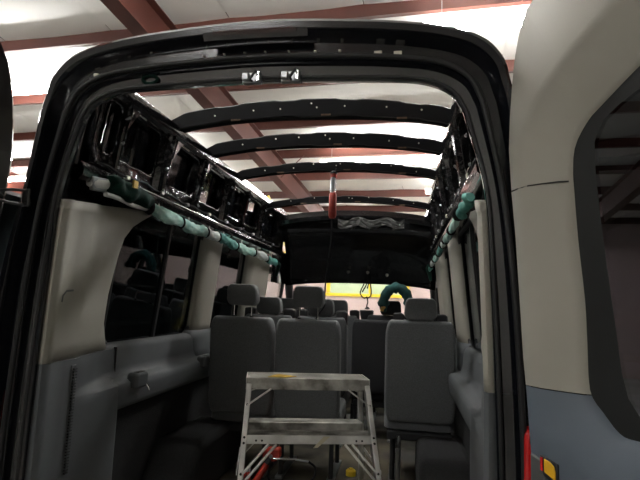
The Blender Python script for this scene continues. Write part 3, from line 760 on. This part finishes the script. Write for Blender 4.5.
put(s_raised, -.565, 3.36, 'grey rear-row seat beside the left windows, headrest raised on chrome posts')
put(s_raised, -.105, 3.36, 'grey rear-row seat behind the left of the step ladder top, next to the aisle')
put(s_plain_low, .635, 3.40, 'lone grey seat at the right wall, nearest right seat, headrest pushed down', dz=.02)
put(s_low, -.60, 4.20, 'second-row grey seat whose headrest shows between the two rear-row headrests')
put(s_low, -.15, 4.20, 'second-row aisle seat half hidden behind the rear-row aisle headrest')
put(s_low, -.60, 4.98, 'third-row left seat almost hidden behind the rows nearer the doors')
put(s_low, -.12, 4.98, 'third-row aisle seat, its headrest edge showing right of the second row')
put(s_low, .66, 4.20, 'second-row right seat mostly hidden behind the lone right seat')
put(s_front, .40, 5.18, 'dark front passenger seat under the teal draped fabric')
put(s_front, -.45, 5.50, 'dark driver seat in front of the left seat rows')
# folded-down extra seat back in the aisle
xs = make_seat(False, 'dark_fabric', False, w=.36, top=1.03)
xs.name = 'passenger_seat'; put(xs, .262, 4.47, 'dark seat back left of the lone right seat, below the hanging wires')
for ch in list(xs.children):
    if ch.name.startswith(('headrest', 'post_collar')): bpy.data.objects.remove(ch)

# ------------------------------------------------------------------ aluminium twin step ladder
LZ = 1.578
lad = empty('step_ladder', (.08, 2.36, FZ), math.radians(16))
tag(lad, 'scuffed aluminium twin-sided step ladder standing on the van floor', 'ladder')
XL0, XL1, XR0, XR1 = -.180, -.215, .345, .430      # left/right rail x at top and at floor
def rail_pt(side_, front, z):
    t = (LZ - z) / (LZ - FZ)
    x = lerp(XL0, XL1, t) if side_ < 0 else lerp(XR0, XR1, t)
    y = lerp(2.285, 2.06, t) if front else lerp(2.415, 2.68, t)
    return Vector((x, y, z))
for s in (-1, 1):
    for fr_ in (True, False):
        m = MB(); a = rail_pt(s, fr_, LZ - .03); b = rail_pt(s, fr_, FZ + .03)
        m.bar(a, b, .023, .05 if fr_ else .035, (1, 0, 0))
        rl = m.build('front_rail' if fr_ else 'rear_rail', 'aluminium', lad, bevel=.003)
        MB().bar(b + (b - a).normalized() * -.02, b + (b - a).normalized() * .028, .036, .056).build('rubber_foot', 'rubber', rl, bevel=.006)
# top step: plate with folded lips
m = MB(); m.box(XL0 - .014, XR0 + .014, 2.262, 2.44, LZ - .006, LZ)
top = m.build('top_step', 'worn_aluminium', lad, bevel=.002)
MB().box(XL0 - .014, XR0 + .014, 2.258, 2.263, LZ - .050, LZ).build('front_lip', 'worn_aluminium', top, bevel=.002)
MB().box(XL0 - .014, XR0 + .014, 2.439, 2.444, LZ - .055, LZ).build('rear_lip', 'worn_aluminium', top, bevel=.002)
for s, x in ((-1, XL0 - .016), (1, XR0 + .012)):
    MB().box(x, x + .004, 2.262, 2.44, LZ - .05, LZ).build('end_lip', 'aluminium', top)
for k in range(5):
    MB().box(XL0, XR0, 2.285 + k * .032, 2.290 + k * .032, LZ - .001, LZ + .0022).build('tread_rib', 'aluminium', top)
MB().prism([(-.10, 2.275, LZ + .0025), (-.02, 2.270, LZ + .0025), (.03, 2.30, LZ + .0025), (-.0, 2.325, LZ + .0025), (-.05, 2.36, LZ + .0025), (-.075, 2.33, LZ + .0025)], (0, 0, .002)).build('warning_sticker', 'sticker_yellow', top, smooth=0, label='torn yellow warning sticker')
# steps: front and rear, two heights
for i, z in enumerate((1.350, 1.06)):
    for fr_ in (True, False):
        if i == 1 and not fr_: z = .93
        a = rail_pt(-1, fr_, z); b = rail_pt(1, fr_, z)
        y0 = a.y - .022 if fr_ else a.y - .062; y1 = y0 + .085
        st_ = MB().box(a.x, b.x, y0, y1, z - .005, z).build('front_step' if fr_ else 'rear_step', 'worn_aluminium', lad, bevel=.002)
        yf = y0
        MB().box(a.x, b.x, yf - .003, yf + .002, z - .037, z).build('step_lip', 'aluminium' if fr_ else 'worn_aluminium', st_, bevel=.002)
        MB().box(a.x, b.x, y1 - .002, y1 + .003, z - .030, z).build('step_lip', 'worn_aluminium', st_, bevel=.002)
        for k in range(3):
            MB().box(a.x + .01, b.x - .01, y0 + .018 + k * .022, y0 + .023 + k * .022, z - .001, z + .002).build('tread_rib', 'worn_aluminium', st_)
        if fr_ :
            for x in ((a.x + .05, a.x + .075, b.x - .075, b.x - .05) if i == 0 else (a.x + .06, b.x - .06)):
                MB().tube([(x, yf - .002, z - .022), (x, yf - .006, z - .022)], .0045, 8).build('rivet', 'seam', st_)
        if i == 0 and fr_:
            MB().prism([(.105, yf - .004, z - .052), (.125, yf - .004, z - .050), (.178, yf - .004, z - .004), (.150, yf - .004, z - .004)], (0, -.0015, 0)).build('tape', 'tape', st_, smooth=0)
# braces: single flat ones below the top, double rods below the step
for s in (-1, 1):
    a = rail_pt(s, True, 1.468); b = Vector((a.x - s * .10, a.y + .0, LZ - .04))
    MB().bar(a + Vector((0, -.028, 0)), b + Vector((0, -.03, 0)), .018, .006).build('brace', 'aluminium', lad)
    for k, (z0, dx) in enumerate(((1.205, .110), (1.165, .145))):
        a = rail_pt(s, True, z0); b = Vector((a.x - s * (dx + .0), rail_pt(s, True, 1.31).y - .01, 1.315))
        MB().bar(a + Vector((-s * .005, -.026, 0)), b + Vector((0, -.012, 0)), .020, .010, (0, -1, 0)).build('brace', 'aluminium', lad, bevel=.003)
    a = rail_pt(s, False, 1.488); b = Vector((a.x - s * .085, a.y - .02, LZ - .055))
    MB().bar(a, b, .014, .004).build('brace', 'aluminium', lad)
    a = rail_pt(s, False, 1.17); b = Vector((a.x - s * .12, a.y - .06, 1.315))
    MB().bar(a, b, .014, .004).build('brace', 'aluminium', lad)
    for z in (1.47, 1.342, 1.32, 1.205, 1.165, 1.04):
        p = rail_pt(s, True, z); MB().tube([(p.x, p.y - .018, z), (p.x, p.y - .031, z)], .005, 8).build('rivet', 'seam', lad)
    MB().bar(rail_pt(s, True, 1.20) + Vector((s * .018, 0, 0)), rail_pt(s, False, 1.20) + Vector((s * .018, 0, 0)), .016, .004, (0, 0, 1)).build('spreader', 'aluminium', lad)
MB().box(XR0 + .012, XR0 + .05, 2.41, 2.43, LZ - .05, LZ - .025).build('latch', 'aluminium', lad, bevel=.003)

# ------------------------------------------------------------------ curtain airbags rolled along the window tops
def airbag(sx, label):
    def P(y, z, inset): return Vector((sx * (gx(z) - inset), y, z))
    e = empty('curtain_airbag', (sx * .8, 3.4, 2.33)); tag(e, label, 'airbag')
    # inflator: silver cylinder with bracket
    if sx < 0: MB().tube([P(1.87, 2.385, .10), P(1.90, 2.388, .105), P(1.98, 2.400, .115), P(2.02, 2.402, .115)], [.016, .026, .026, .018], 12).build('inflator', 'white_part', e, smooth=40)
    if sx < 0: MB().prism([P(1.86, 2.41, .10), P(1.99, 2.425, .11), P(1.985, 2.365, .11), P(1.88, 2.355, .10)], (-sx * .02, 0, 0)).build('inflator_bracket', 'steel_grey', e, bevel=.004)
    # sleeve: a lumpy bundle
    zc = 2.405 if sx < 0 else 2.345
    R0 = .046 if sx < 0 else .021
    rows = []
    for k in range(15):
        yy = 1.96 + .026 * k; c = P(yy, zc + .008 * math.sin(k * .9) - .010 * k / 15, .125 + .010 * math.sin(k * 1.3))
        rr = R0 * (.65 + .35 * math.sin(math.pi * (k + .6) / 15.2) ** .4)
        rows.append([c + Vector((-sx * math.cos(a) * rr * (1 + .12 * math.sin(2 * a + k)), 0, math.sin(a) * rr * (1 + .14 * math.sin(3 * a + k * .8)))) for a in [2 * math.pi * q / 14 for q in range(14)]])
    m = MB().grid(rows, closed_u=True); m.f.append(tuple(range(14))); m.f.append(tuple(range(14 * 14, 15 * 14)))
    sl = m.build('sleeve', 'green_sleeve' if sx < 0 else 'teal_fabric', e, smooth=60)
    if sx < 0:
        p = P(2.10, 2.425, .172)
        MB().box(p.x - .004, p.x + .004, p.y - .016, p.y + .020, p.z - .010, p.z + .024).build('sleeve_tag', 'sticker_yellow', sl)
        MB().tube([P(1.95 + .05 * k, 2.352 + .004 * math.sin(k), .132) for k in range(8)], .011, 8).build('gas_pipe', 'white_part', e, smooth=60)
    # folded bag: flattened fabric roll, sagging towards the front, tied at intervals
    def zline(y): return (2.362 if sx < 0 else 2.335) - .020 * (y - 2.35) + .006 * math.sin(y * 6.1) + .004 * math.sin(y * 17)
    cuts = [2.33, 2.72, 3.10, 3.32, 3.72, 4.20, 4.62, 5.0]; mats = ['pale_teal', 'pale_teal', 'white_wrap', 'teal_fabric', 'pale_teal', 'white_wrap', 'teal_fabric']
    for k, (a0, a1) in enumerate(zip(cuts, cuts[1:])):
        rows = []; nseg = int((a1 - a0) / .014)
        for i in range(nseg + 1):
            yy = lerp(a0, a1, i / nseg); t = i / nseg; pin = .72 + .28 * min(1, math.sin(math.pi * t) * 2.2)
            c = P(yy, zline(yy), .130)
            hh = (.034 if sx < 0 else .024) * pin * (1 + .10 * math.sin(yy * 23)); ww = (.021 if sx < 0 else .016) * pin
            row = []
            for q in range(20):
                a = 2 * math.pi * q / 20
                wr = 1 + .10 * math.sin(5 * a + yy * 31) + .07 * math.sin(8 * a - yy * 47) + .05 * math.sin(yy * 120 + 2 * a)
                row.append(c + Vector((-sx * math.cos(a) * ww * wr, 0, math.sin(a) * hh * wr)))
            rows.append(row)
        MB().grid(rows, closed_u=True).build('rolled_bag', mats[k], e, smooth=60)
        c = P(a0, zline(a0), .130); s_ = .8
        MB().tube([(c.x + math.cos(a) * .020, a0, c.z + math.sin(a) * (.030 if sx < 0 else .022)) for a in [2 * math.pi * q / 12 for q in range(12)]], .006 if k else .013, 6, closed=True).build('strap', 'black_wire', e)
        if sx < 0:
            MB().tube([P(lerp(a0, a1, .3), zline(a0) + .02, .120), P(lerp(a0, a1, .3), 2.43, .105)], .005, 6).build('tether', 'white_part', e)
    # loose end hanging near the front
    MB().tube([P(5.0, 2.305, .13), P(5.06, 2.29, .14), P(5.08, 2.24, .13), P(5.07, 2.17, .125)], [.028, .026, .020, .014], 8).build('loose_end', 'green_sleeve', e, smooth=60)
airbag(-1, 'rolled teal and green curtain airbag hanging above the left windows')
airbag(1, 'rolled teal curtain airbag hanging along the right body side above the windows')

# ------------------------------------------------------------------ things hanging in the van
wl = empty('work_light', (.005, BOWS[2] - .06, 2.52))
tag(wl, 'red and clear tubular tool hanging on a cord from the third roof bow', 'work light')
wx_, wy = .005, BOWS[2] - .06
MB().tube([(wx_, wy, 2.525), (wx_, wy, 2.53), (wx_, wy, 2.545), (wx_, wy, 2.70), (wx_, wy, 2.715)], [.012, .022, .0285, .0285, .022], 14).build('handle', 'red_plastic', wl, smooth=35)
MB().tube([(wx_, wy, 2.71), (wx_, wy, 2.835)], .021, 14).build('clear_barrel', 'clear_tube', wl, smooth=35)
MB().tube([(wx_ - .004, wy, 2.715), (wx_ - .004, wy, 2.83)], .015, 10).build('lamp_tube', 'white_part', wl, smooth=35)
MB().tube([(wx_, wy, 2.83), (wx_, wy, 2.858)], .0235, 14).build('collar', 'red_plastic', wl, smooth=35)
MB().tube([(wx_, wy, 2.855), (wx_, wy, 2.866), (wx_, wy, 2.878)], [.027, .027, .012], 14).build('cap', 'dark_plastic', wl, smooth=35)
MB().tube([(wx_ + .014, wy, 2.87), (wx_ + .014, wy + .0, 2.90), (wx_ + .014, wy + .03, 2.905)], .004, 6).build('hook', 'dark_plastic', wl)
MB().tube(smooth_path([(wx_, wy, 2.53), (wx_ - .005, wy, 2.35), (wx_ - .03, wy, 2.1), (wx_ - .035, wy, 1.96), (wx_ - .04, wy + .05, 1.90), (wx_ - .10, wy + .15, 1.83), (wx_ - .13, wy + .22, 1.795)], 24), .005, 6).build('cord', 'black_wire', wl, smooth=60)

wh = empty('hanging_wires', (.16, 5.62, 1.86)); tag(wh, 'bundle of black wires looping down from the cab roof lining', 'wires')
for a in ([(.10, 5.6, 2.25), (.09, 5.6, 2.15), (.06, 5.6, 2.08), (.05, 5.6, 2.03), (.09, 5.6, 1.985), (.13, 5.6, 2.0)],
          [(.15, 5.6, 2.25), (.16, 5.6, 2.14), (.17, 5.6, 2.07), (.165, 5.6, 2.01), (.13, 5.6, 1.985), (.12, 5.6, 2.0)],
          [(.12, 5.6, 2.25), (.115, 5.61, 2.14), (.085, 5.62, 2.08), (.07, 5.62, 2.05)],
          [(.13, 5.6, 1.99), (.135, 5.61, 1.94), (.125, 5.61, 1.90), (.13, 5.62, 1.86)],
          [(.135, 5.6, 2.25), (.14, 5.59, 2.16), (.128, 5.59, 2.09)]):
    MB().tube(smooth_path(a, 20), .0075, 6).build('wire', 'black_wire', wh, smooth=60)
MB().tube([(.13, 5.62, 1.89), (.13, 5.62, 1.868), (.13, 5.62, 1.862)], [.012, .03, .030], 10).build('connector', 'dark_plastic', wh)
dm = empty('dome_speaker', (.13, 5.55, 1.72)); tag(dm, 'small black bowl-shaped unit below the hanging wires', 'speaker')
MB().tube([(.13, 5.55, 1.72), (.13, 5.55, 1.74), (.13, 5.55, 1.80), (.13, 5.55, 1.845), (.13, 5.55, 1.855)], [.03, .055, .072, .078, .068], 16).build('bowl', 'dark_plastic', dm, smooth=50)
MB().tube([(.13, 5.55, 1.45), (.13, 5.55, 1.73)], .018, 8).build('stem', 'dark_plastic', dm)

fb = empty('draped_fabric', (.45, 5.05, 1.9)); tag(fb, 'dark teal fabric arched over the front passenger headrest', 'fabric')
rows = []
for k in range(23):
    t = math.pi * (k / 22) * 1.05 - .1
    c = Vector((.455 + .125 * math.cos(math.pi - t), 5.02, 1.925 + .165 * math.sin(t)))
    w = .050 + .006 * math.sin(k * 1.9)
    nrm = Vector((math.cos(math.pi - t), 0, math.sin(t)))
    rows.append([c + nrm * (w * math.cos(a) * (1 + .1 * math.sin(k * 1.3 + a * 2))) + Vector((0, 1, 0)) * (.075 * math.sin(a)) for a in [2 * math.pi * q / 10 for q in range(10)]])
m = MB().grid(rows, closed_u=True); m.f.append(tuple(range(10))); m.f.append(tuple(range(220, 230)))
m.build('arch_fold', 'dark_teal', fb, smooth=60)
MB().tube([(.34, 5.02, 1.95), (.33, 5.01, 1.90), (.33, 5.0, 1.85)], [.035, .04, .03], 10).build('lower_fold', 'dark_teal', fb, smooth=60)
MB().tube([(.345, 4.99, 1.90), (.325, 4.98, 1.885), (.315, 4.98, 1.855)], [.016, .022, .018], 8).build('tan_end', 'tan_plastic', fb, smooth=60)

fo = MB(); rows = []
for i in range(9):
    rows.append([(lerp(-.16, .52, j / 22), 5.10 - .02 * random.random(), lerp(2.79, 2.70, i / 8) - .02 * math.sin(j * .7) + random.uniform(-.008, .008)) for j in range(23)])
tag(fo.grid(rows).build('crumpled_foil', 'foil', smooth=0, solid=.003), 'crumpled dark grey foil sheet hanging below the front roof header', 'foil')

yc = empty('spring_clamp', (-.80, 4.66, 2.865)); tag(yc, 'small yellow clamp sitting on the left roof rail', 'clamp')
for s in (-1, 1):
    MB().prism([(-.80 + s * .012, 4.58, 2.872), (-.80 + s * .012, 4.70, 2.872), (-.80 + s * .012, 4.69, 2.91), (-.80 + s * .012, 4.62, 2.935), (-.80 + s * .012, 4.58, 2.92)], (s * .014, 0, 0)).build('jaw', 'yellow', yc, bevel=.006)
MB().tube([(-.82, 4.63, 2.90), (-.78, 4.63, 2.90)], .012, 10).build('spring', 'steel_grey', yc)

# ------------------------------------------------------------------ odds and ends on the van floor
jk = empty('red_tool', (-.36, 3.10, FZ)); tag(jk, 'red-handled tool with a square red head standing under the ladder step', 'tool')
MB().prism([(-.328, 3.15, 1.005), (-.218, 3.15, 1.012), (-.215, 3.15, .955), (-.245, 3.15, .930), (-.305, 3.15, .930), (-.328, 3.15, .955)], (0, .06, 0)).build('head', 'tool_red', jk, bevel=.010)
MB().tube([(-.285, 3.17, .94), (-.31, 3.15, .89), (-.365, 3.11, .80), (-.392, 3.09, .765)], [.016, .020, .021, .016], 8).build('handle', 'tool_red', jk, smooth=60)
MB().tube([(-.278, 3.172, .955), (-.298, 3.16, .915)], .025, 10).build('collar', 'dark_plastic', jk)
MB().tube([(-.27, 3.145, .965), (-.27, 3.138, .965)], .012, 10).build('bolt', 'steel_grey', jk)
j2 = empty('red_pliers', (-.46, 3.15, FZ)); tag(j2, 'small red-gripped pliers beside the left ladder rail', 'pliers')
for s in (-1, 1):
    MB().tube([(-.43 + s * .008, 3.20, .84), (-.44 + s * .026, 3.17, .80), (-.445 + s * .034, 3.12, .764)], [.010, .014, .012], 8).build('grip', 'tool_red', j2, smooth=60)
    MB().prism([(-.43 + s * .002, 3.20, .835), (-.43 + s * .018, 3.20, .835), (-.425 + s * .004, 3.23, .89)], (0, .014, 0)).build('jaw', 'steel_grey', j2)
cb = empty('cable_loop', (-.14, 3.14, FZ)); tag(cb, 'loop of black cable with a shiny steel end on the van floor', 'cable')
MB().tube(smooth_path([(-.04, 3.19, .940), (.0, 3.20, .905), (.0, 3.17, .86), (-.05, 3.13, .81), (-.14, 3.11, .790), (-.22, 3.11, .80), (-.275, 3.13, .84), (-.28, 3.15, .88)], 40), .007, 6).build('cable', 'black_wire', cb, smooth=60)
MB().tube([(-.255, 3.145, .953), (-.19, 3.15, .955), (-.12, 3.17, .950)], [.007, .009, .008], 8).build('steel_end', 'chrome', cb)
MB().tube([(-.12, 3.17, .950), (-.04, 3.19, .940)], .0065, 6).build('cable_tail', 'steel_grey', cb)
MB().tube([(-.14, 3.11, .79), (-.14, 3.11, .753)], .006, 6).build('cable_foot', 'black_wire', cb)

tag(MB().prism([(-.735, 3.05, FZ), (-.680, 3.05, FZ), (-.675, 3.05, .825), (-.69, 3.05, .832), (-.725, 3.05, .828)], (0, .03, 0)).build('wood_offcut', 'wood', bevel=.003), 'short upright piece of light wood before the left wheel arch', 'wood')
rp = empty('red_marker', (-.87, 3.2, FZ)); tag(rp, 'thin red and tan marker lying at the foot of the left wall', 'marker')
MB().tube([(-.80, 3.02, .80), (-.84, 3.10, .815)], .010, 8).build('body', 'wood', rp)
MB().tube([(-.84, 3.10, .815), (-.865, 3.15, .824)], .010, 8).build('cap', 'tool_red', rp)
bl_ = empty('blue_rag', (-.78, 3.06, FZ)); tag(bl_, 'dark blue crumpled rag beside the upright wood piece', 'rag')
mat('rag_blue', (0.02, 0.035, 0.07), rough=0.95, noise=0.4, nscale=30)
rows = []
for i in range(9):
    rows.append([(-.86 + .16 * j / 10, 2.98 + .14 * i / 8, FZ + .002 + .055 * math.sin(math.pi * i / 8) * math.sin(math.pi * j / 10) * (1 + .5 * math.sin(i * 2.1 + j * 1.4))) for j in range(11)])
MB().grid(rows).build('cloth', 'rag_blue', bl_, smooth=60)
yt = empty('yellow_disc', (.185, 3.60, FZ)); tag(yt, 'small round yellow piece on the van floor by the right ladder rail', 'disc')
MB().tube([(.185, 3.60, FZ), (.185, 3.60, FZ + .03), (.185, 3.60, FZ + .04)], [.035, .035, .025], 14).build('knob_base', 'yellow', yt)
MB().tube([(.185, 3.60, FZ + .04), (.185, 3.60, FZ + .048)], .014, 10).build('knob_top', 'yellow', yt)
pt_ = empty('floor_post', (.505, 3.36, FZ)); tag(pt_, 'thin dark floor post with a chrome tip under the lone right seat', 'post')
MB().tube([(.505, 3.36, FZ), (.505, 3.36, 1.03)], .015, 10).build('post_body', 'steel_grey', pt_)
MB().tube([(.505, 3.36, 1.02), (.505, 3.36, 1.085), (.505, 3.36, 1.095)], [.016, .016, .011], 10).build('post_tip', 'chrome', pt_)
MB().box(.47, .54, 3.325, 3.395, FZ, FZ + .012).build('base_plate', 'steel_grey', pt_, bevel=.003)

# ------------------------------------------------------------------ workshop clutter seen through the dark left windows
cab = empty('storage_rack', (-3.6, 7.3, 0)); tag(cab, 'long dark storage rack seen through the tinted left van windows', 'rack')
MB().box(-3.9, -3.86, 3.2, 11.4, 0, 2.9).build('back_panel', 'dark_cabinet', cab, smooth=0)
for y in (3.2, 4.56, 5.92, 7.28, 8.64, 10.0, 11.36):
    MB().box(-3.86, -3.3, y, y + .04, 0, 2.9).build('upright', 'dark_cabinet', cab, smooth=0)
for z in (.3, .9, 1.5, 2.05, 2.86):
    MB().box(-3.86, -3.3, 3.2, 11.4, z, z + .035).build('shelf', 'dark_cabinet', cab, smooth=0)
hose = empty('yellow_hose', (-2.2, 6.5, 0)); tag(hose, 'yellow hose loop seen through the first left window', 'hose')
MB().tube(smooth_path([(-2.40, 6.75, 1.91), (-2.40, 6.62, 1.872), (-2.40, 6.45, 1.83), (-2.40, 6.315, 1.77)], 12), .035, 8).build('hose', 'yellow', hose, smooth=60)
MB().tube(smooth_path([(-2.40, 6.40, 1.66), (-2.40, 6.34, 1.61), (-2.40, 6.27, 1.54), (-2.40, 6.20, 1.52)], 12), .035, 8).build('hose', 'yellow', hose, smooth=60)
MB().tube(smooth_path([(-2.40, 6.315, 1.77), (-2.42, 6.24, 1.73), (-2.44, 6.30, 1.69), (-2.40, 6.40, 1.66)], 12), .03, 8).build('coupling', 'dark_cabinet', hose, smooth=60)
MB().tube([(-2.46, 6.75, 0), (-2.46, 6.75, 1.95)], .03, 8).build('stand', 'dark_cabinet', hose)
